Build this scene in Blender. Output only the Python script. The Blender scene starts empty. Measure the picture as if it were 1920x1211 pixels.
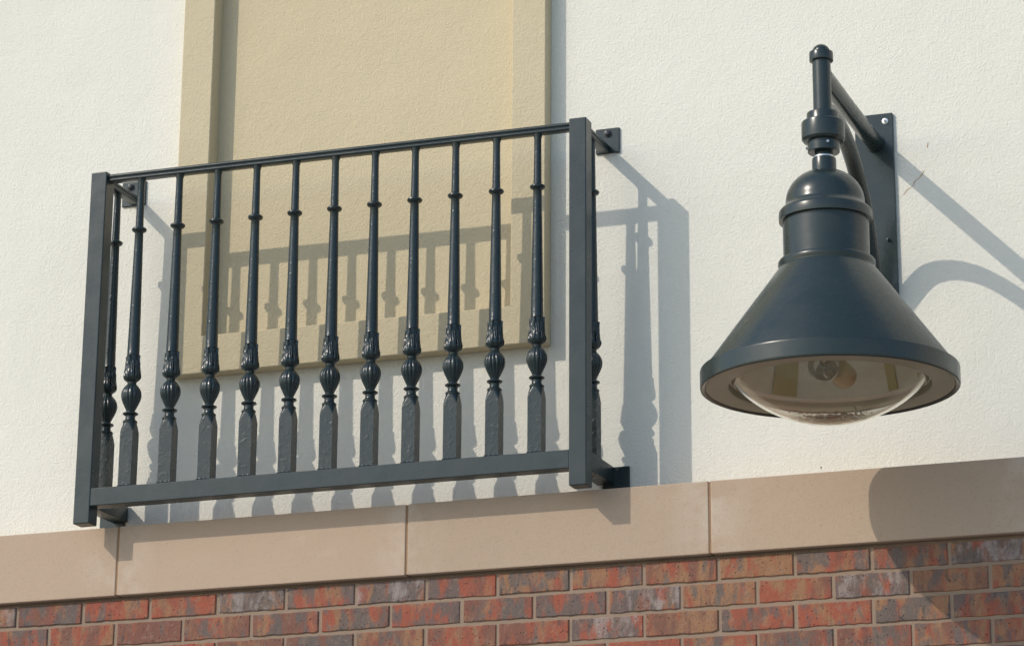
import bpy, bmesh, math, random
from mathutils import Vector, Matrix
random.seed(7)
S = bpy.context.scene
COL = S.collection
PI = math.pi

# ------------------------------------------------------------------ camera
def make_camera():
    yaw, pitch, roll = 0.31060, 0.33170, -0.00710
    cam = bpy.data.cameras.new('camera')
    o = bpy.data.objects.new('camera', cam); COL.objects.link(o)
    fw = Vector((-math.sin(yaw)*math.cos(pitch), math.cos(yaw)*math.cos(pitch), math.sin(pitch)))
    r0 = Vector((math.cos(yaw), math.sin(yaw), 0)); u0 = r0.cross(fw)
    c, s = math.cos(roll), math.sin(roll)
    r = c*r0 + s*u0; u = -s*r0 + c*u0
    M = Matrix((r, u, -fw)).transposed().to_4x4()
    M.translation = Vector((4.0514, -7.7252, -1.7620))
    o.matrix_world = M
    cam.sensor_fit = 'HORIZONTAL'; cam.sensor_width = 36
    cam.lens = 5792.5674/1920*36
    cam.shift_x = (960-1202.06)/1920
    cam.shift_y = (251.87-605.5)/1920
    cam.clip_end = 2000
    S.camera = o
make_camera()

# ------------------------------------------------------------------ light
SX, SZ = 0.9197, -0.9417            # sunlight travels (SX, 1, SZ)
to_sun = Vector((-SX, -1, -SZ)).normalized()
elev = math.asin(to_sun.z); azim = math.atan2(to_sun.x, to_sun.y)
W = bpy.data.worlds.new("World"); S.world = W; W.use_nodes = True
wn = W.node_tree; bg = wn.nodes['Background']
sky = wn.nodes.new('ShaderNodeTexSky'); sky.sky_type = 'NISHITA'; sky.sun_disc = False
sky.sun_elevation = elev; sky.sun_rotation = azim % (2*PI)
sky.air_density = 1.3; sky.dust_density = 1.3; sky.ozone_density = 3.0
wn.links.new(sky.outputs[0], bg.inputs[0]); bg.inputs[1].default_value = 0.15
sl = bpy.data.lights.new('sun', 'SUN'); sl.energy = 2.0; sl.angle = math.radians(0.5); sl.color = (1.0, 0.90, 0.78)
so = bpy.data.objects.new('sun', sl); COL.objects.link(so)
so.rotation_euler = to_sun.to_track_quat('Z', 'Y').to_euler(); so.location = to_sun*20
S.view_settings.view_transform = 'Standard'; S.view_settings.look = 'None'
S.view_settings.exposure = 0.20; S.view_settings.gamma = 1.0
S.view_settings.use_curve_mapping = False

# ------------------------------------------------------------------ node helpers
class NT:
    def __init__(s, name):
        s.m = bpy.data.materials.new(name); s.m.use_nodes = True
        s.t = s.m.node_tree; s.bsdf = s.t.nodes['Principled BSDF']; s.out = s.t.nodes['Material Output']
        s.geo = s.t.nodes.new('ShaderNodeNewGeometry')
    def n(s, typ, **kw):
        x = s.t.nodes.new(typ)
        for k, v in kw.items(): setattr(x, k, v)
        return x
    def l(s, a, b): s.t.links.new(a, b)
    def pos(s, scale=(1, 1, 1), off=(0, 0, 0)):
        m = s.n('ShaderNodeMapping'); s.l(s.geo.outputs['Position'], m.inputs[0])
        m.inputs['Scale'].default_value = scale; m.inputs['Location'].default_value = off
        return m.outputs[0]
    def noise(s, scale, detail=3, rough=.5, vec=None, dist=0):
        x = s.n('ShaderNodeTexNoise'); x.inputs['Scale'].default_value = scale
        x.inputs['Detail'].default_value = detail; x.inputs['Roughness'].default_value = rough
        x.inputs['Distortion'].default_value = dist
        s.l(vec if vec is not None else s.geo.outputs['Position'], x.inputs['Vector'])
        return x.outputs['Fac']
    def ramp(s, fac, stops, interp='LINEAR'):
        r = s.n('ShaderNodeValToRGB'); cr = r.color_ramp; cr.interpolation = interp
        while len(cr.elements) < len(stops): cr.elements.new(0.5)
        for e, (p, c) in zip(cr.elements, stops):
            e.position = p; e.color = (*c, 1) if len(c) == 3 else c
        s.l(fac, r.inputs[0]); return r.outputs[0]
    def mix(s, fac, a, b, mode='MIX'):
        x = s.n('ShaderNodeMix', data_type='RGBA', blend_type=mode)
        for v, i in ((fac, 0), (a, 6), (b, 7)):
            if isinstance(v, (int, float)): x.inputs[i].default_value = v
            elif isinstance(v, tuple): x.inputs[i].default_value = (*v, 1)
            else: s.l(v, x.inputs[i])
        return x.outputs[2]
    def math(s, op, a, b=0.0):
        x = s.n('ShaderNodeMath', operation=op)
        for v, i in ((a, 0), (b, 1)):
            if isinstance(v, (int, float)): x.inputs[i].default_value = v
            else: s.l(v, x.inputs[i])
        return x.outputs[0]
    def bump(s, h, dist, strength=1.0, prev=None):
        b = s.n('ShaderNodeBump'); b.inputs['Distance'].default_value = dist
        b.inputs['Strength'].default_value = strength
        s.l(h, b.inputs['Height'])
        if prev is not None: s.l(prev, b.inputs['Normal'])
        return b.outputs[0]
    def fin(s, col=None, rough=None, normal=None, metallic=None, spec=None):
        B = s.bsdf.inputs
        for v, k in ((col, 'Base Color'), (rough, 'Roughness'), (metallic, 'Metallic'), (spec, 'Specular IOR Level')):
            if v is None: continue
            if isinstance(v, tuple): B[k].default_value = (*v, 1)
            elif isinstance(v, (int, float)): B[k].default_value = v
            else: s.l(v, B[k])
        if normal is not None: s.l(normal, B['Normal'])
        return s.m

def stucco(name, c1, c2, c3):
    t = NT(name)
    big = t.noise(1.3, 4, .55)
    grain = t.noise(165, 3, .6)
    col = t.mix(t.ramp(big, [(.35, (0,)*3), (.68, (1,)*3)]), c1, c2)
    fine = t.ramp(t.noise(420, 2, .6), [(.28, (.5,)*3), (.42, (0,)*3)])
    col = t.mix(fine, col, c3)
    h1 = t.ramp(grain, [(.25, (0,)*3), (.75, (1,)*3)])
    h2 = t.noise(360, 2, .7)
    n = t.bump(h1, .0011, 1.0)
    n = t.bump(h2, .0003, 1.0, n)
    n = t.bump(t.noise(70, 4, .7), .0018, 1.0, n)
    n = t.bump(t.noise(5, 3, .5), .0050, 1.0, n)
    return t.fin(col, .93, n, spec=.25)

M = {}
M['cream'] = stucco('cream_stucco', (.79, .775, .69), (.765, .75, .665), (.64, .63, .54))
M['tan_frame'] = stucco('tan_frame_stucco', (.60, .52, .355), (.57, .49, .33), (.45, .37, .235))
M['tan'] = stucco('tan_stucco', (.62, .535, .36), (.59, .505, .335), (.47, .39, .25))

def stone():
    t = NT('cast_stone')
    at = t.n('ShaderNodeAttribute', attribute_name='rnd')
    base = t.mix(t.noise(2.2, 5, .55), (.455, .342, .248), (.50, .378, .280))
    base = t.mix(at.outputs['Fac'], base, (.42, .325, .24))
    eff = t.ramp(t.noise(6.5, 4, .6), [(.60, (0,)*3), (.80, (.15,)*3)])
    col = t.mix(eff, base, (.62, .54, .44))
    # whitish lime bloom close to the joints
    at2 = t.n('ShaderNodeAttribute', attribute_name='edge')
    m = t.math('MULTIPLY', at2.outputs['Fac'], t.ramp(t.noise(11, 3, .6), [(.42, (0,)*3), (.62, (1,)*3)]))
    col = t.mix(t.math('MULTIPLY', m, .30), col, (.68, .63, .55))
    pits = t.ramp(t.noise(300, 2, .5), [(.27, (.6,)*3), (.36, (0,)*3)])
    col = t.mix(pits, col, (.25, .18, .12))
    n = t.bump(t.noise(220, 3, .6), .0010)
    n = t.bump(t.noise(6, 3, .5), .003, 1, n)
    return t.fin(col, .85, n, spec=.3)
M['stone'] = stone()

def brick():
    t = NT('flashed_brick')
    at = t.n('ShaderNodeAttribute', attribute_name='rnd')
    sp = t.n('ShaderNodeSeparateColor'); t.l(at.outputs['Color'], sp.inputs[0])
    off = t.n('ShaderNodeCombineXYZ')
    t.l(t.math('MULTIPLY', sp.outputs[0], 40.), off.inputs[0]); t.l(t.math('MULTIPLY', sp.outputs[1], 40.), off.inputs[2])
    add = t.n('ShaderNodeVectorMath', operation='ADD')
    t.l(t.pos((1, 1, .42)), add.inputs[0]); t.l(off.outputs[0], add.inputs[1])
    v = add.outputs[0]
    def lay(scale, det, rough, off, bias, lo, hi, amt, zs=1.0):
        m = t.n('ShaderNodeVectorMath', operation='MULTIPLY'); t.l(v, m.inputs[0]); m.inputs[1].default_value = (1, 1, zs)
        a = t.n('ShaderNodeVectorMath', operation='ADD'); t.l(m.outputs[0], a.inputs[0]); a.inputs[1].default_value = off
        x = t.noise(scale, det, rough, a.outputs[0], .15)
        if bias is not None: x = t.math('ADD', x, t.math('MULTIPLY', t.math('SUBTRACT', bias, .5), .20))
        return t.ramp(x, [(lo, (0,)*3), (hi, (amt,)*3)], 'EASE')
    c = t.mix(lay(26, 4, .6, (3, 1, 7), sp.outputs[1], .42, .60, 1), (.33, .092, .055), (.315, .165, .09))
    c = t.mix(lay(20, 4, .6, (31, 5, 2), sp.outputs[2], .45, .62, .85, .7), c, (.19, .088, .066))
    c = t.mix(lay(27, 5, .62, (11, 15, 9), sp.outputs[0], .485, .625, .88), c, (.130, .112, .104))
    c = t.mix(lay(62, 4, .7, (7, 2, 21), None, .54, .70, .55, 1.6), c, (.29, .20, .14))
    c = t.mix(lay(40, 4, .7, (17, 8, 3), None, .58, .70, .65, .8), c, (.075, .062, .058))
    bl = t.math('MULTIPLY', lay(30, 4, .7, (1, 28, 13), None, .46, .66, .8), t.math('GREATER_THAN', sp.outputs[0], .93))
    c = t.mix(bl, c, (.34, .285, .265))
    c = t.mix(t.ramp(t.noise(210, 2, .6), [(.3, (.30,)*3), (.6, (0,)*3)]), c, (.10, .075, .06))
    vo = t.n('ShaderNodeTexVoronoi'); vo.inputs['Scale'].default_value = 95; t.l(t.geo.outputs['Position'], vo.inputs['Vector'])
    sel = t.math('GREATER_THAN', t.noise(60, 1, .5), .5)
    spk = t.math('MULTIPLY', t.ramp(vo.outputs['Distance'], [(.13, (1,)*3), (.22, (0,)*3)]), sel)
    c = t.mix(t.math('MULTIPLY', spk, .6), c, (.045, .035, .04))
    n = t.bump(t.noise(150, 4, .65), .0018)
    n = t.bump(t.noise(26, 2, .5), .003, 1, n)
    n = t.bump(spk, -.0015, 1, n)
    return t.fin(c, .8, n, spec=.3)
M['brick'] = brick()

def mortar():
    t = NT('mortar')
    c = t.mix(t.noise(30, 4, .6), (.27, .20, .15), (.34, .25, .185))
    n = t.bump(t.noise(260, 3, .6), .0015)
    return t.fin(c, .95, n, spec=.2)
M['mortar'] = mortar()
def simple(name, col, rough, metallic=0, spec=.5, bscale=None, bdist=0):
    t = NT(name)
    n = t.bump(t.noise(bscale, 3, .5), bdist) if bscale else None
    c = t.mix(t.noise(14, 3, .6), tuple(x*.88 for x in col), tuple(min(1, x*1.1) for x in col))
    return t.fin(c, rough, n, metallic, spec)
M['caulk'] = simple('joint_sealant', (.30, .18, .10), .8, bscale=90, bdist=.002)

def paint(name, col, rough, lump=0., wave=.0012, dirt=.15):
    t = NT(name)
    d = t.ramp(t.noise(7, 4, .6), [(.4, (0,)*3), (.7, (1,)*3)])
    c = t.mix(t.math('MULTIPLY', d, dirt), col, (.16, .15, .13))
    r = t.math('ADD', t.math('MULTIPLY', t.noise(18, 3, .6), .22), rough-.11)
    n = t.bump(t.noise(9, 3, .5), wave*1.6)
    if lump:
        n = t.bump(t.noise(170, 2, .45), lump, 1, n)
        n = t.bump(t.ramp(t.noise(60, 2, .5), [(.52, (0,)*3), (.72, (1,)*3)]), lump*1.3, 1, n)
    return t.fin(c, r, n, spec=.5)
M['tube'] = paint('slate_painted_steel', (.011, .0245, .0275), .30, dirt=.08)
M['cast'] = paint('slate_painted_cast_iron', (.012, .024, .027), .28, .00032, .0004, .05)
M['lamp'] = paint('slate_powder_coat', (.018, .031, .0315), .27, 0, .0005, .07)
M['under'] = simple('weathered_bezel', (.30, .29, .215), .5, bscale=120, bdist=.0004)
M['zinc'] = simple('zinc_plated_bolt', (.62, .62, .60), .35, metallic=.85)
M['dark'] = simple('dark_paint_bolt', (.03, .035, .04), .4)
M['mount'] = simple('filament_support', (.17, .15, .12), .4, metallic=.4)
M['socket'] = simple('porcelain_socket', (.50, .36, .17), .45)
M['strip'] = simple('reflector_strip', (.60, .54, .27), .45, metallic=.3)
def refl():
    t = NT('hammered_reflector')
    n = t.bump(t.noise(200, 2, .4), .0022)
    c = t.mix(t.noise(12, 3, .6), (.95, .95, .86), (.88, .87, .76))
    return t.fin(c, .35, n, .12, .6)
M['refl'] = refl()
def glass(name, tint, film, filmcol, real=False):
    t = NT(name)
    tr = t.n('ShaderNodeBsdfTransparent'); tr.inputs[0].default_value = (*tint, 1)
    gl = t.n('ShaderNodeBsdfGlossy'); gl.inputs['Roughness'].default_value = .03; gl.inputs[0].default_value = (.95, .95, .92, 1)
    if real:
        mx = t.n('ShaderNodeBsdfGlass'); mx.inputs['IOR'].default_value = 1.36; mx.inputs['Roughness'].default_value = .0; mx.inputs[0].default_value = (*tint, 1)
    else:
        fr = t.n('ShaderNodeFresnel'); fr.inputs[0].default_value = 1.5
        mx = t.n('ShaderNodeMixShader'); t.l(fr.outputs[0], mx.inputs[0]); t.l(tr.outputs[0], mx.inputs[1]); t.l(gl.outputs[0], mx.inputs[2])
    df = t.n('ShaderNodeBsdfTranslucent'); df.inputs[0].default_value = (*filmcol, 1)
    dd = t.n('ShaderNodeBsdfDiffuse'); dd.inputs[0].default_value = (*filmcol, 1)
    dm = t.n('ShaderNodeMixShader'); t.l(df.outputs[0], dm.inputs[1]); t.l(dd.outputs[0], dm.inputs[2])
    m2 = t.n('ShaderNodeMixShader')
    t.l(film(t), m2.inputs[0]); t.l(mx.outputs[0], m2.inputs[1]); t.l(dm.outputs[0], m2.inputs[2])
    t.l(m2.outputs[0], t.out.inputs['Surface']); t.t.nodes.remove(t.bsdf)
    return t.m
LX, LY = 2.2415, -0.587      # lamp axis
def dustfilm(t):
    # dirty pool at the bottom of the bowl, by distance from the lamp's axis
    mp = t.pos((1, 1, 0), (-LX, -LY, 0))
    ln = t.n('ShaderNodeVectorMath', operation='LENGTH'); t.l(mp, ln.inputs[0])
    d = t.math('ADD', ln.outputs['Value'], t.math('MULTIPLY', t.noise(22, 3, .6), .02))
    return t.ramp(d, [(.100, (.18,)*3), (.116, (.03,)*3), (.20, (.02,)*3), (.235, (.09,)*3)])
M['lens'] = glass('dusty_glass_lens', (1, 1, .985), dustfilm, (.84, .84, .62), True)
M['bulbglass'] = glass('bulb_glass', (.97, .97, .95), lambda t: t.math('MULTIPLY', t.noise(20, 2, .5), .25), (.8, .8, .75))
M['debris'] = simple('dead_insect_debris', (.13, .04, .012), .8)
def ground():
    t = NT('concrete_paving')
    c = t.mix(t.noise(.6, 5, .6), (.33, .32, .285), (.39, .38, .335))
    c = t.mix(t.ramp(t.noise(60, 3, .6), [(.5, (0,)*3), (.8, (.4,)*3)]), c, (.16, .15, .14))
    return t.fin(c, .9, t.bump(t.noise(90, 3, .6), .003), spec=.3)
M['ground'] = ground()
M['rust'] = simple('rust_mark', (.46, .27, .12), .9)
M['speck'] = simple('dirt_speck', (.14, .12, .10), .9)

# ------------------------------------------------------------------ object helpers
BOXY = [False]
def link(name, me, mat, parent=None, loc=None, angle=35):
    for p in me.polygons: p.use_smooth = True
    me.set_sharp_from_angle(angle=math.radians(angle))
    if mat is not None and not me.materials: me.materials.append(mat)
    o = bpy.data.objects.new(name, me); COL.objects.link(o)
    if parent is not None: o.parent = parent
    if loc is not None: o.location = loc
    return o
def obj(name, bm, mat, parent=None, angle=35):
    if BOXY[0]: angle = 12; BOXY[0] = False
    if name == 'lens': bmesh.ops.remove_doubles(bm, verts=bm.verts[:], dist=.00012)
    bmesh.ops.recalc_face_normals(bm, faces=bm.faces[:])
    me = bpy.data.meshes.new(name); bm.to_mesh(me); bm.free()
    return link(name, me, mat, parent, angle=angle)
def thing(name, label, cat, loc=(0, 0, 0)):
    o = bpy.data.objects.new(name, None); COL.objects.link(o); o.location = loc
    o.empty_display_size = .2; o['label'] = label; o['category'] = cat
    return o
def box(bm, x0, x1, y0, y1, z0, z1, bev=0., seg=2):
    r = bmesh.ops.create_cube(bm, size=1)
    vs = r['verts']
    for v in vs:
        v.co = Vector(((x0+x1)/2+v.co.x*(x1-x0), (y0+y1)/2+v.co.y*(y1-y0), (z0+z1)/2+v.co.z*(z1-z0)))
    if bev:
        BOXY[0] = True
        es = list({e for v in vs for e in v.link_edges})
        bmesh.ops.bevel(bm, geom=es, offset=bev, segments=seg, affect='EDGES', profile=.5)
def lathe(bm, prof, cx=0, cy=0, N=64, mod=None, caps=(True, True), rot=None):
    rows = []
    for i, (r, z) in enumerate(prof):
        row = []
        for k in range(N):
            a = 2*PI*k/N
            rr = mod(i, a, r, z) if mod else r
            row.append(bm.verts.new((cx+rr*math.cos(a), cy+rr*math.sin(a), z)))
        rows.append(row)
    for a, b in zip(rows, rows[1:]):
        for k in range(N):
            bm.faces.new((a[k], a[(k+1) % N], b[(k+1) % N], b[k]))
    if caps[0]: bm.faces.new(rows[0][::-1])
    if caps[1]: bm.faces.new(rows[-1])
    return rows
def tube(bm, pts, r, N=24, caps=True):
    pts = [Vector(p) for p in pts]; rows = []
    up = Vector((1, 0, 0))
    for i, p in enumerate(pts):
        t = (pts[min(i+1, len(pts)-1)]-pts[max(i-1, 0)]).normalized()
        a = up - up.dot(t)*t
        if a.length < .1: a = Vector((0, 0, 1)) - t.z*t
        a.normalize(); b = t.cross(a)
        rows.append([bm.verts.new(p + r*(math.cos(2*PI*k/N)*a + math.sin(2*PI*k/N)*b)) for k in range(N)])
    for a, b in zip(rows, rows[1:]):
        for k in range(N): bm.faces.new((a[k], a[(k+1) % N], b[(k+1) % N], b[k]))
    if caps: bm.faces.new(rows[0][::-1]); bm.faces.new(rows[-1])
def spline(pts, n=8):
    P = [Vector(p) for p in pts]; out = []
    for i in range(len(P)-1):
        p0 = P[max(i-1, 0)]; p1 = P[i]; p2 = P[i+1]; p3 = P[min(i+2, len(P)-1)]
        for j in range(n):
            t = j/n
            out.append(.5*((2*p1)+(-p0+p2)*t+(2*p0-5*p1+4*p2-p3)*t*t+(-p0+3*p1-3*p2+p3)*t**3))
    out.append(P[-1]); return out

# ------------------------------------------------------------------ ground
GZ = -3.75
bm = bmesh.new()
vs = [bm.verts.new(p) for p in ((-400, -400, GZ), (400, -400, GZ), (400, 400, GZ), (-400, 400, GZ))]
bm.faces.new(vs)
g = obj('ground', bm, M['ground']); g['kind'] = 'structure'

# ------------------------------------------------------------------ building
X0, X1, ZT = -7.0, 9.0, 4.6
LZ, LB, LYF, BYF = .007, -.1845, -.1388, -.1208   # ledge top, bottom, face; brick face
FX0, FX1, FZ0, FZ1, FY = .1768, 1.3069, .4493, 2.65, -.0502
IX0, IX1, IZ0, IZ1 = .2755, 1.2065, .5585, 2.54
bld = thing('building', 'cream stucco and red brick building wall with a stone band and tan blind window', 'building', (1, 0, GZ))
def bobj(name, bm, mat, parent=None, angle=35):
    o = obj(name, bm, mat, None, angle)
    p = parent or bld
    o.parent = p
    if p is bld: o.location = -bld.location
    return o
# stucco wall with the window's opening
bm = bmesh.new()
HX0, HX1, HZ0, HZ1 = IX0-.03, IX1+.03, IZ0-.03, IZ1+.03
xs = [X0, HX0, HX1, X1]; zs = [-.10, HZ0, HZ1, ZT]
V = {}
for i, x in enumerate(xs):
    for k, z in enumerate(zs):
        for j, y in enumerate((0, .30)): V[i, k, j] = bm.verts.new((x, y, z))
for i in range(3):
    for k in range(3):
        if (i, k) == (1, 1): continue
        for j in (0, 1): bm.faces.new((V[i, k, j], V[i+1, k, j], V[i+1, k+1, j], V[i, k+1, j]))
def q(a, b): bm.faces.new((V[(*a, 0)], V[(*b, 0)], V[(*b, 1)], V[(*a, 1)]))
for i in range(3): q((i, 0), (i+1, 0)); q((i, 3), (i+1, 3)); q((0, i), (0, i+1)); q((3, i), (3, i+1))
q((1, 1), (2, 1)); q((1, 2), (2, 2)); q((1, 1), (1, 2)); q((2, 1), (2, 2))
wall = bobj('stucco_wall', bm, M['cream'])
# rust scratches and specks on the render
def strip(pts, w, name, mat):
    bm = bmesh.new()
    for (x, z, ww), (x2, z2, w2) in zip(pts, pts[1:]):
        d = Vector((x2-x, 0, z2-z)); n = Vector((-d.z, 0, d.x)).normalized()
        a, b = Vector((x, -.0006, z)), Vector((x2, -.0006, z2))
        vs = [bm.verts.new(a-n*ww*w), bm.verts.new(b-n*w2*w), bm.verts.new(b+n*w2*w), bm.verts.new(a+n*ww*w)]
        bm.faces.new(vs)
    return bobj(name, bm, mat, wall)
rng = random.Random(3)
pts = []
for i in range(13):
    t = i/12
    pts.append((2.299+.073*t+.002*math.sin(t*17), .772+.070*t**1.2+.0012*math.sin(t*23), (.25+.75*rng.random())*(1 if .1 < t < .95 else .2)))
strip(pts, .0014, 'rust_scratch', M['rust'])
strip([(2.379, .902, .2), (2.3805, .908, 1), (2.3815, .914, .8), (2.3825, .920, .1)], .0013, 'rust_scratch', M['rust'])
for (x, z, s) in ((2.139, 1.105, .0018), (2.062, .052, .0024)):
    bm = bmesh.new()
    vs = [bm.verts.new((x+s*math.cos(a*PI/4)*(.7+.3*rng.random()), -.0007, z+s*math.sin(a*PI/4)*(.8+.4*rng.random()))) for a in range(8)]
    bm.faces.new(vs); bobj('dirt_speck', bm, M['speck'], wall)

# blind window: raised frame and recessed panel
win = bpy.data.objects.new('blind_window', None); COL.objects.link(win); win.parent = bld; win.location = -bld.location
bm = bmesh.new()
def ring(x0, x1, z0, z1, y): return [bm.verts.new((x0, y, z0)), bm.verts.new((x1, y, z0)), bm.verts.new((x1, y, z1)), bm.verts.new((x0, y, z1))]
b_ = .0022
R1 = ring(FX0, FX1, FZ0, FZ1, .02); R2 = ring(FX0, FX1, FZ0, FZ1, FY+b_); R3 = ring(FX0+b_, FX1-b_, FZ0+b_, FZ1-b_, FY)
R4 = ring(IX0-b_, IX1+b_, IZ0-b_, IZ1+b_, FY); R5 = ring(IX0, IX1, IZ0, IZ1, FY+b_); R6 = ring(IX0, IX1, IZ0, IZ1, .03)
for A, B in ((R1, R2), (R2, R3), (R3, R4), (R4, R5), (R5, R6), (R6, R1)):
    for k in range(4): bm.faces.new((A[k], A[(k+1) % 4], B[(k+1) % 4], B[k]))
# keep the ring closed behind the stucco face
obj('window_frame', bm, M['tan_frame'], win, 20)
bm = bmesh.new(); box(bm, IX0-.02, IX1+.02, .006, .06, IZ0-.02, IZ1+.02)
obj('recessed_panel', bm, M['tan'], win)

# stone band
band = bpy.data.objects.new('stone_band', None); COL.objects.link(band); band.parent = bld; band.location = -bld.location
joints = [-6.79, -5.93, -5.07, -4.21, -3.35, -2.49, -1.63, -.768, .0905, .9483, 1.7958, 2.652, 3.51, 4.37, 5.23, 6.09, 6.95, 7.81, 8.67]
rng = random.Random(11)
for a, b in zip(joints, joints[1:]):
    bm = bmesh.new()
    dz = rng.uniform(-.0008, .0008); dy = rng.uniform(-.0008, .0008)
    x0, x1 = a+.003, b-.003
    box(bm, x0, x1, LYF+dy, .0-.002, LB+dz, LZ+dz, .0025)
    # loops across the block so the bloom near its ends is geometry-bound
    for xc in (x0+.05, x0+.12, x1-.12, x1-.05):
        bmesh.ops.bisect_plane(bm, geom=bm.verts[:]+bm.edges[:]+bm.faces[:], plane_co=(xc, 0, 0), plane_no=(1, 0, 0))
    o = obj('stone_block', bm, M['stone'], band)
    me = o.data
    ca = me.attributes.new('rnd', 'FLOAT', 'POINT'); cb = me.attributes.new('edge', 'FLOAT', 'POINT')
    rv = rng.random()*.8
    for v in me.vertices:
        ca.data[v.index].value = rv
        d = min(v.co.x-x0, x1-v.co.x)
        cb.data[v.index].value = max(0, 1-d/.12)
for j in joints:
    bm = bmesh.new(); box(bm, j-.0028, j+.0028, LYF+.0025, -.004, LB+.002, LZ-.002)
    obj('joint_sealant', bm, M['caulk'], band)

# brick wall
bw = bpy.data.objects.new('brick_wall', None); COL.objects.link(bw); bw.parent = bld; bw.location = -bld.location
bm = bmesh.new()
lay = bm.loops.layers.float_color.new('rnd')
PX, PZ, G = .2032, .0677, .0098
rng = random.Random(5)
row = 0; zt = LB-.0035-.0
ztop = -.2555+PZ
while True:
    zc1 = ztop - row*PZ; zc0 = zc1-PZ
    if zc0 < GZ: break
    offx = -.2194 + (PX/2 if row % 2 else 0)
    k0 = int((X0-offx)/PX)
    near = row < 9
    for k in range(k0, int((X1-offx)/PX)):
        xa = offx+k*PX
        def j(s): return rng.uniform(-s, s)
        x0 = xa+G/2+j(.0012); x1 = xa+PX-G/2+j(.0012); z0 = zc0+G/2+j(.0012); z1 = zc1-G/2+j(.0009)
        if x0 < X0 or x1 > X1: continue
        if row == 0: z1 = zc1-G/2-.003+j(.0009)
        y = BYF+j(.0009)
        col = (rng.random(), rng.random(), rng.random(), 1)
        if near and -1.2 < xa < 3.6:
            nx = 12; c = .0022
            top = [(x0+(x1-x0)*i/nx, z1+(j(.0010) if row else 0)) for i in range(nx+1)]
            bot = [(x0+(x1-x0)*i/nx, z0+j(.0014)) for i in range(nx+1)]
            if rng.random() < .07:
                e = rng.choice((0, nx)); dd = rng.uniform(.003, .009)
                bot[e] = (bot[e][0], bot[e][1]+dd)
            outer = bot + top[::-1]
            cx, cz = (x0+x1)/2, (z0+z1)/2
            fr = []; bk = []; md = []
            for (px, pz) in outer:
                ix = px + (c if px < x0+.004 else -c if px > x1-.004 else 0)
                iz = pz + (c if pz < cz else -c)
                fr.append(bm.verts.new((ix, y+j(.0003), iz))); md.append(bm.verts.new((px, y+.0018, pz))); bk.append(bm.verts.new((px, y+.02, pz)))
            fs = [bm.faces.new((fr[i], fr[i+1], fr[2*nx-i], fr[2*nx+1-i])) for i in range(nx)]
            n = len(outer)
            for A, B in ((fr, md), (md, bk)):
                for i in range(n): fs.append(bm.faces.new((A[i], B[i], B[(i+1) % n], A[(i+1) % n])))
        else:
            A = [bm.verts.new(p) for p in ((x0, y, z0), (x1, y, z0), (x1, y, z1), (x0, y, z1))]
            B = [bm.verts.new(p) for p in ((x0, y+.02, z0), (x1, y+.02, z0), (x1, y+.02, z1), (x0, y+.02, z1))]
            fs = [bm.faces.new(A)] + [bm.faces.new((A[i], A[(i+1) % 4], B[(i+1) % 4], B[i])) for i in range(4)]
        for f in fs:
            for lp in f.loops: lp[lay] = col
    row += 1
obj('brick_courses', bm, M['brick'], bw, 30)
bm = bmesh.new(); box(bm, X0, X1, BYF+.0038, .28, GZ-.2, LB-.0102); box(bm, X0+.001, X1-.001, BYF+.014, .27, LB-.02, LB-.0005)
obj('mortar_bed', bm, M['mortar'], bw)

# ------------------------------------------------------------------ balcony railing
D, H, RW, PW = .2374, 1.0147, 1.4421, .0489
YC = -D+PW/2
rl = thing('balcony_railing', 'dark slate iron balcony railing with cast balusters in front of the tan blind window', 'railing', (0, 0, 0))
def post(x):
    bm = bmesh.new(); box(bm, x, x+PW, -D, -D+PW, 0.0, H, .0028, 3)
    return obj('post', bm, M['tube'], rl)
post(0); post(RW)
# bottom rails
bm = bmesh.new(); box(bm, PW-.001, RW+.001, -D+.0012, -D+PW-.001, .0475, .0972, .0022, 2); obj('bottom_rail', bm, M['tube'], rl)
for x in (0, RW):
    bm = bmesh.new(); box(bm, x+.0011, x+PW-.0011, -D+PW-.001, -.0055, .0480, .0967, .0022, 2); obj('side_bottom_rail', bm, M['tube'], rl)
# moulded top rails
half = [(.0105, 0), (.0135, .0012), (.0150, .0040), (.0143, .0070), (.0122, .0088), (.0122, .0106), (.0148, .0122), (.0163, .0150), (.0160, .0180), (.0138, .0208), (.0095, .0228), (.0040, .0240)]
PROF = [(-u, z) for u, z in half] + [(u, z) for u, z in half[::-1]]
def moulded(a, b, name):
    a, b = Vector(a), Vector(b); d = (b-a).normalized(); s = Vector((0, 0, 1)).cross(d)
    bm = bmesh.new(); A = []; B = []
    for (u, z) in PROF:
        A.append(bm.verts.new(a+s*u+Vector((0, 0, z)))); B.append(bm.verts.new(b+s*u+Vector((0, 0, z))))
    n = len(PROF)
    for i in range(n): bm.faces.new((A[i], A[(i+1) % n], B[(i+1) % n], B[i]))
    bm.faces.new(A); bm.faces.new(B[::-1])
    return obj(name, bm, M['tube'], rl, 48)
ZR = .9865
moulded((PW-.001, YC, ZR), (RW+.001, YC, ZR), 'top_rail')
for x in (0, RW): moulded((x+PW/2, -D+PW-.001, ZR-.0005), (x+PW/2, -.0055, ZR-.0005), 'side_top_rail')

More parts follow.
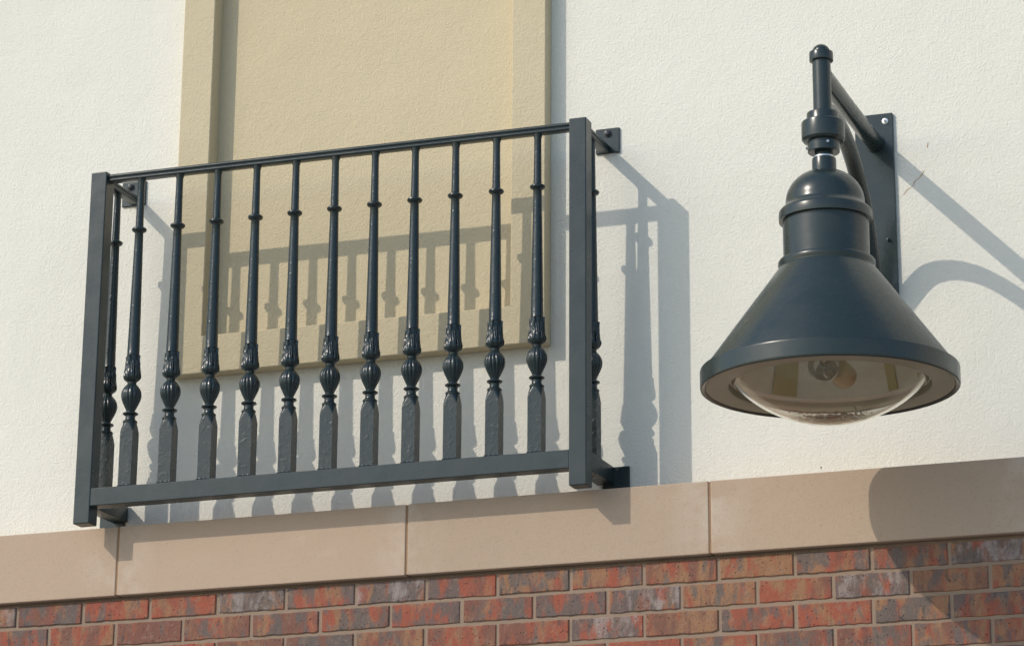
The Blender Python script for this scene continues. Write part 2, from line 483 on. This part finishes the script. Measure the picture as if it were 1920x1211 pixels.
# mounting plates and bolts
def plate(x0, x1, z0, z1, bx=None, bz=0):
    bm = bmesh.new(); box(bm, x0, x1, -.0065, .001, z0, z1, .0018, 2)
    p = obj('mounting_plate', bm, M['tube'], rl)
    if bx is None: return
    bm = bmesh.new()
    lathe(bm, [(.0115, 0), (.0115, .002), (.0105, .0025), (.0085, .0025), (.0085, .008), (.006, .0095)], N=6*4, mod=lambda i, a, r, z: r if i < 3 else r/max(abs(math.cos((a+k*PI/3))) for k in range(6))*.9)
    for v in bm.verts: v.co = Vector((bx+v.co.x, -.0062-v.co.z, bz+v.co.y))
    obj('bolt', bm, M['dark'], p)
plate(-.021, .0545, .984, 1.058, .006, 1.043)
plate(1.4405, 1.510, .985, 1.058, 1.476, 1.043)
plate(-.040, .0363, .022, .0955)
plate(1.458, 1.534, .022, .0955)

# cast baluster
def bal_profile():
    P = [(.019, .0965), (.0202, .0970), (.0208, .0988), (.0198, .1005), (.019, .1014), (.019, .1030), (.019, .106), (.019, .14), (.019, .18), (.019, .22), (.019, .245)]
    P += [(.0275, .250), (.0262, .2545), (.0245, .259), (.0228, .264), (.0210, .269), (.0195, .273), (.0188, .2765), (.0200, .279), (.0200, .282), (.0175, .2845), (.0140, .287), (.0132, .292), (.0135, .297),
          (.0170, .2995), (.0205, .3015), (.0215, .3035), (.0205, .3055), (.0170, .3072), (.0130, .3085), (.0118, .311)]
    for t in [i/16 for i in range(1, 17)]:                        # vase
        z = .311+.077*t
        r = .0118 + .0162*math.sin(PI*t**1.32)**.85 if t < 1 else .0122
        P.append((r, z))
    P += [(.0125, .391), (.0128, .3935), (.0150, .3955), (.0205, .3995), (.0238, .4045), (.0245, .4095), (.0240, .4150), (.0230, .4205), (.0221, .4265), (.0213, .4325), (.0207, .4385), (.0203, .4445), (.0201, .4505), (.0204, .4565), (.0212, .4620), (.0222, .4665), (.0219, .4695), (.0178, .4705),
          (.0172, .473)]
    n = 10
    for i in range(1, n+1):
        t = i/n; P.append((.0172-(.0172-.0117)*t, .473+(.828-.473)*t))
    P += [(.0120, .8285), (.0150, .8300), (.0190, .8325), (.0210, .8360), (.0207, .8395), (.0180, .8420), (.0140, .8435), (.0114, .8450), (.0110, .86), (.0100, .94), (.0098, .975), (.0120, .9835), (.0125, .9875)]
    return P
BP = bal_profile()
def bal_mod(i, a, r, z):
    c, s = abs(math.cos(a)), abs(math.sin(a))
    if z < .1012: return r/max(c, s)*(1+.02*math.sin(11*a)+.02*math.sin(29*a+2))
    if z < .247: return .019/max(c, s)
    if z < .2755: return min(.019/max(c, s), r)
    if .3095 < z < .388:
        t = (z-.3095)/.0785; w = math.sin(PI*t)**.5
        return r*(1-.135*w*(1-abs(math.sin(7*a))**.55)+.02*w)
    if .3955 < z < .4700:
        t = (z-.3955)/.0745
        leaf = abs(math.cos(2*a))                       # four leaves, one on each face
        rr = r
        shaft = .0165
        edge = min(1, leaf*3.2)
        rr = shaft+(r-shaft)*(.35+.65*edge) if t > .25 else r*(1-.05*(1-edge))
        rib = abs(math.sin(2*a))                         # 0 on a leaf's midrib
        rr += .0011*math.exp(-(rib/.13)**2)
        rr += .0008*math.cos(24*a+9*t)*min(1, t*3)
        if t > .80: rr = shaft+(rr-shaft)*max(0, min(1, (1.22-rib*1.15-t)*6+.25))
        if .08 < t < .35: rr += .0022*math.exp(-(rib/.22)**2)*math.sin(PI*(t-.08)/.27)
        return rr
    return r
bm = bmesh.new(); lathe(bm, BP, N=96, mod=bal_mod)
b0 = obj('baluster', bm, M['cast'], rl, 32)
places = [(.1477+.1196*k, YC) for k in range(11)] + [(PW/2, -.118), (RW+PW/2, -.118)]
for i, (x, y) in enumerate(places):
    o = b0 if i == 0 else b0.copy()
    if i: COL.objects.link(o); o.parent = rl
    o.location = (x, y, 0)
    o.rotation_euler = (0, 0, (0, PI/2, PI, -PI/2)[i % 4])

# ------------------------------------------------------------------ wall lamp
lp = thing('wall_lamp', 'dark slate gooseneck wall lamp with conical shade and glass bowl lens', 'lamp', (0, 0, 0))
ZA = .929
def ln(name, prof, mat=None, N=96, parent=None, caps=(True, True), angle=30):
    bm = bmesh.new(); lathe(bm, prof, LX, LY, N, caps=caps)
    return obj(name, bm, mat or M['lamp'], parent or lp, angle)
bm = bmesh.new(); box(bm, 2.1835, 2.2885, -.0105, .002, .33, 1.0105, .0015, 2)
wp = obj('wall_plate', bm, M['lamp'], lp)
def hexbolt(x, z, mat, r=.0075, y=-.0105):
    bm = bmesh.new()
    lathe(bm, [(r*1.15, 0), (r*1.15, .0015), (r*1.0, .002), (r*.62, .002), (r*.62, .006), (r*.3, .0062), (r*.3, .011), (r*.2, .0115)], N=24)
    for v in bm.verts: v.co = Vector((x+v.co.x, y-v.co.z, z+v.co.y))
    obj('bolt', bm, mat, wp)
hexbolt(2.2685, .9875, M['zinc']); hexbolt(2.2035, .9875, M['zinc'])
hexbolt(2.2675, .653, M['lamp'], .0055); hexbolt(2.2035, .653, M['lamp'], .0055)
# straight arm
bm = bmesh.new(); tube(bm, [(LX-.004, .0, ZA), (LX-.004, -.3, ZA), (LX-.001, LY+.012, ZA)], .0235, 32); obj('arm', bm, M['lamp'], lp)
bm = bmesh.new(); tube(bm, [(LX-.004, -.009, ZA), (LX-.004, -.016, ZA), (LX-.004, -.0175, ZA)], .0265, 32); obj('weld_collar', bm, M['lamp'], lp)
# curved brace
path = spline([(0, .0, .330), (0, -.010, .372), (0, -.034, .452), (0, -.073, .551), (0, -.127, .656), (0, -.167, .711), (0, -.222, .763), (0, -.284, .804), (0, -.344, .829), (0, -.419, .846), (0, -.50, .848), (0, LY+.010, .842)], 5)
bm = bmesh.new(); tube(bm, [(LX-.004+.003*min(1, -p.y/.57), p.y, p.z) for p in path], .0215, 28); obj('brace', bm, M['lamp'], lp)
# upright pole with finial
pole = ln('pole', [(.0235, .818), (.0235, .963)], N=48)
dome = [(.0225*math.cos(a), .984+.020*math.sin(a)) for a in [i*PI/2/8 for i in range(9)]]
dome[-1] = (.001, dome[-1][1])
ln('finial', [(.0255, .9605), (.0300, .9615), (.0305, .9635), (.0305, .983), (.0298, .9845), (.0235, .986)]+[(r, z+.0022) for r, z in dome], parent=pole, N=64)
cp = ln('coupling', [(.0262, .716), (.0395, .7165), (.0405, .718), (.0405, .743), (.0500, .7455), (.0545, .751), (.0550, .757), (.0550, .791), (.0540, .7955), (.0520, .7975), (.0415, .7985), (.0410, .8005), (.0410, .8185), (.0400, .8205), (.0240, .8215)], N=72)
for (ang, z) in ((-62, .733), (-158, .727)):
    a = math.radians(ang); bm = bmesh.new()
    d = Vector((math.cos(a), math.sin(a), 0)); c = Vector((LX, LY, z))
    tube(bm, [c+d*.036, c+d*.0445, c+d*.0455], .0036, 12)
    obj('set_screw', bm, M['zinc'], cp)
ln('stem', [(.0228, .69), (.0228, .722)], N=48)
ln('washer', [(.0236, .7015), (.0262, .7018), (.0262, .7055), (.0236, .7058)], M['zinc'], N=48)
ln('neck', [(.0290, .650), (.0300, .655), (.0305, .665), (.0305, .698), (.0295, .7005), (.0225, .701)], N=64)
dm = [(.0992*math.cos(a)**.92 if a < 1.5 else .002, .583+.087*math.sin(a)) for a in [i*PI/2/16 for i in range(17)]]
ln('dome_cap', [(.1090, .5345), (.1165, .5360), (.1170, .5400), (.1168, .5560), (.1155, .5610), (.1120, .5650), (.1040, .5720), (.1005, .5770)]+dm, N=128)
ln('housing', [(.1075, .425), (.1075, .545)], N=128, caps=(False, False))
# conical shade: outer and inner skins
sh = ln('shade', [(.3082, .128), (.3112, .1500), (.3102, .1540), (.1195, .4125), (.1195, .4160), (.1215, .4215), (.1210, .4285), (.1180, .4330), (.1085, .4350), (.1050, .4350), (.1050, .4150), (.2950, .150), (.2950, .128)], N=192, caps=(False, False))
ln('rim', [(.3072, .1120), (.3147, .1080), (.3177, .1095), (.3187, .1130), (.3187, .1160), (.3187, .1490), (.3187, .1520), (.3182, .1535), (.3164, .1543), (.3102, .1546), (.3072, .1530)], parent=sh, N=192, caps=(False, False))
ln('bezel', [(.3077, .1155), (.3052, .1125), (.2540, .1125), (.2490, .1150), (.2470, .1250), (.2470, .140), (.3000, .140)], M['under'], parent=sh, N=192, caps=(False, False))
# glass bowl
RS = (.2400**2+.098**2)/(2*.098)
def bowl(sag, rim, zt, n=30):
    R = (rim**2+sag**2)/(2*sag); am = math.asin(rim/R)
    return [(R*math.sin(am*i/n), zt-sag+R*(1-math.cos(am*i/n))) for i in range(n+1)]
outer = bowl(.103, .2420, .128); inner = bowl(.0965, .2340, .1275)
outer[0] = (.0005, outer[0][1]); inner[0] = (.0005, inner[0][1])
lens = ln('lens', inner[::-1]+outer+[(inner[-1][0]+.0001, inner[-1][1])], M['lens'], N=160, caps=(False, False), angle=60)
# insects and grit in the bottom of the bowl
bm = bmesh.new(); rng = random.Random(21)
Rin = (.2340**2+.0965**2)/(2*.0965); zb = .1275-.0965
for i in range(950):
    if i < 700: x = rng.gauss(.004, .030); y = rng.gauss(-.006, .018)
    else: x = rng.gauss(0, .050); y = rng.gauss(.004, .030)
    if x*x+y*y > .012: continue
    z = zb+Rin-math.sqrt(Rin*Rin-x*x-y*y)+.0003+rng.random()**2*.006
    s = rng.uniform(.0012, .0032); L = s*rng.uniform(1, 3.2); a = rng.random()*PI; tl = rng.uniform(-.5, .5)
    d = Vector((math.cos(a), math.sin(a), tl)).normalized(); e = Vector((-math.sin(a), math.cos(a), 0)); f = d.cross(e)
    c = Vector((LX+x, LY+y, z))
    vs = [bm.verts.new(c+d*L), bm.verts.new(c-d*L), bm.verts.new(c+e*s*.6), bm.verts.new(c-e*s*.6), bm.verts.new(c+f*s*.6), bm.verts.new(c-f*s*.6)]
    for t in ((0, 2, 4), (0, 4, 3), (0, 3, 5), (0, 5, 2), (1, 4, 2), (1, 3, 4), (1, 5, 3), (1, 2, 5)): bm.faces.new([vs[k] for k in t])
db = obj('debris', bm, M['debris'], lens); db['kind'] = 'stuff'
# faceted reflector, strips and bulb
rf = ln('reflector', [(.2460, .1300), (.2250, .1310), (.2200, .1340), (.1980, .2300), (.1750, .3000), (.0300, .3120), (.0290, .3200)], M['refl'], N=72, caps=(False, False), angle=40)
for deg, w in ((137, .165), (57, .075), (14, .12), (-40, .12), (-100, .12), (-160, .12)):
    a0 = math.radians(deg); bm = bmesh.new()
    for (r1, z1), (r2, z2) in zip([(.2165, .1360), (.1955, .2290)], [(.1955, .2290), (.1730, .2970)]):
        for a, b in ((a0-w, a0), (a0, a0+w)):
            bm.faces.new([bm.verts.new((LX+r*math.cos(t), LY+r*math.sin(t), z)) for r, z, t in ((r1, z1, a), (r1, z1, b), (r2, z2, b), (r2, z2, a))])
    bmesh.ops.remove_doubles(bm, verts=bm.verts[:], dist=1e-5)
    bmesh.ops.solidify(bm, geom=bm.faces[:], thickness=.0015)
    obj('reflector_strip', bm, M['strip'], rf)
def horiz(name, prof, mat, parent, dx=0, dz=0, N=48, caps=(True, True)):
    bm = bmesh.new(); lathe(bm, prof, 0, 0, N, caps=caps)
    for v in bm.verts: v.co = Vector((LX+dx+v.co.x, LY+v.co.z, BZ+dz+v.co.y))
    return obj(name, bm, mat, parent, 60)
BZ = .152
bu = horiz('bulb', [(.0005, -.095)]+[(.039*math.sin(a), -.056-.039*math.cos(a)) for a in [i*PI/22 for i in range(2, 18)]]+[(.020, -.012), (.019, .012)], M['bulbglass'], lp, caps=(True, False))
horiz('socket', [(.0200, .008), (.0290, .010), (.0305, .016), (.0305, .118), (.026, .124)], M['socket'], bu, .008, .014, 40)
bm = bmesh.new()
for p in ([(-.010, .01, 0), (-.012, -.03, .004), (-.006, -.060, .010)], [(.010, .01, 0), (.012, -.03, .002), (.008, -.058, .008)], [(-.012, -.045, .008), (.0, -.052, -.006), (.013, -.046, .010)]):
    tube(bm, [(LX+x, LY+y, BZ+z) for x, y, z in p], .0045, 10)
obj('filament_mount', bm, M['mount'], bu)
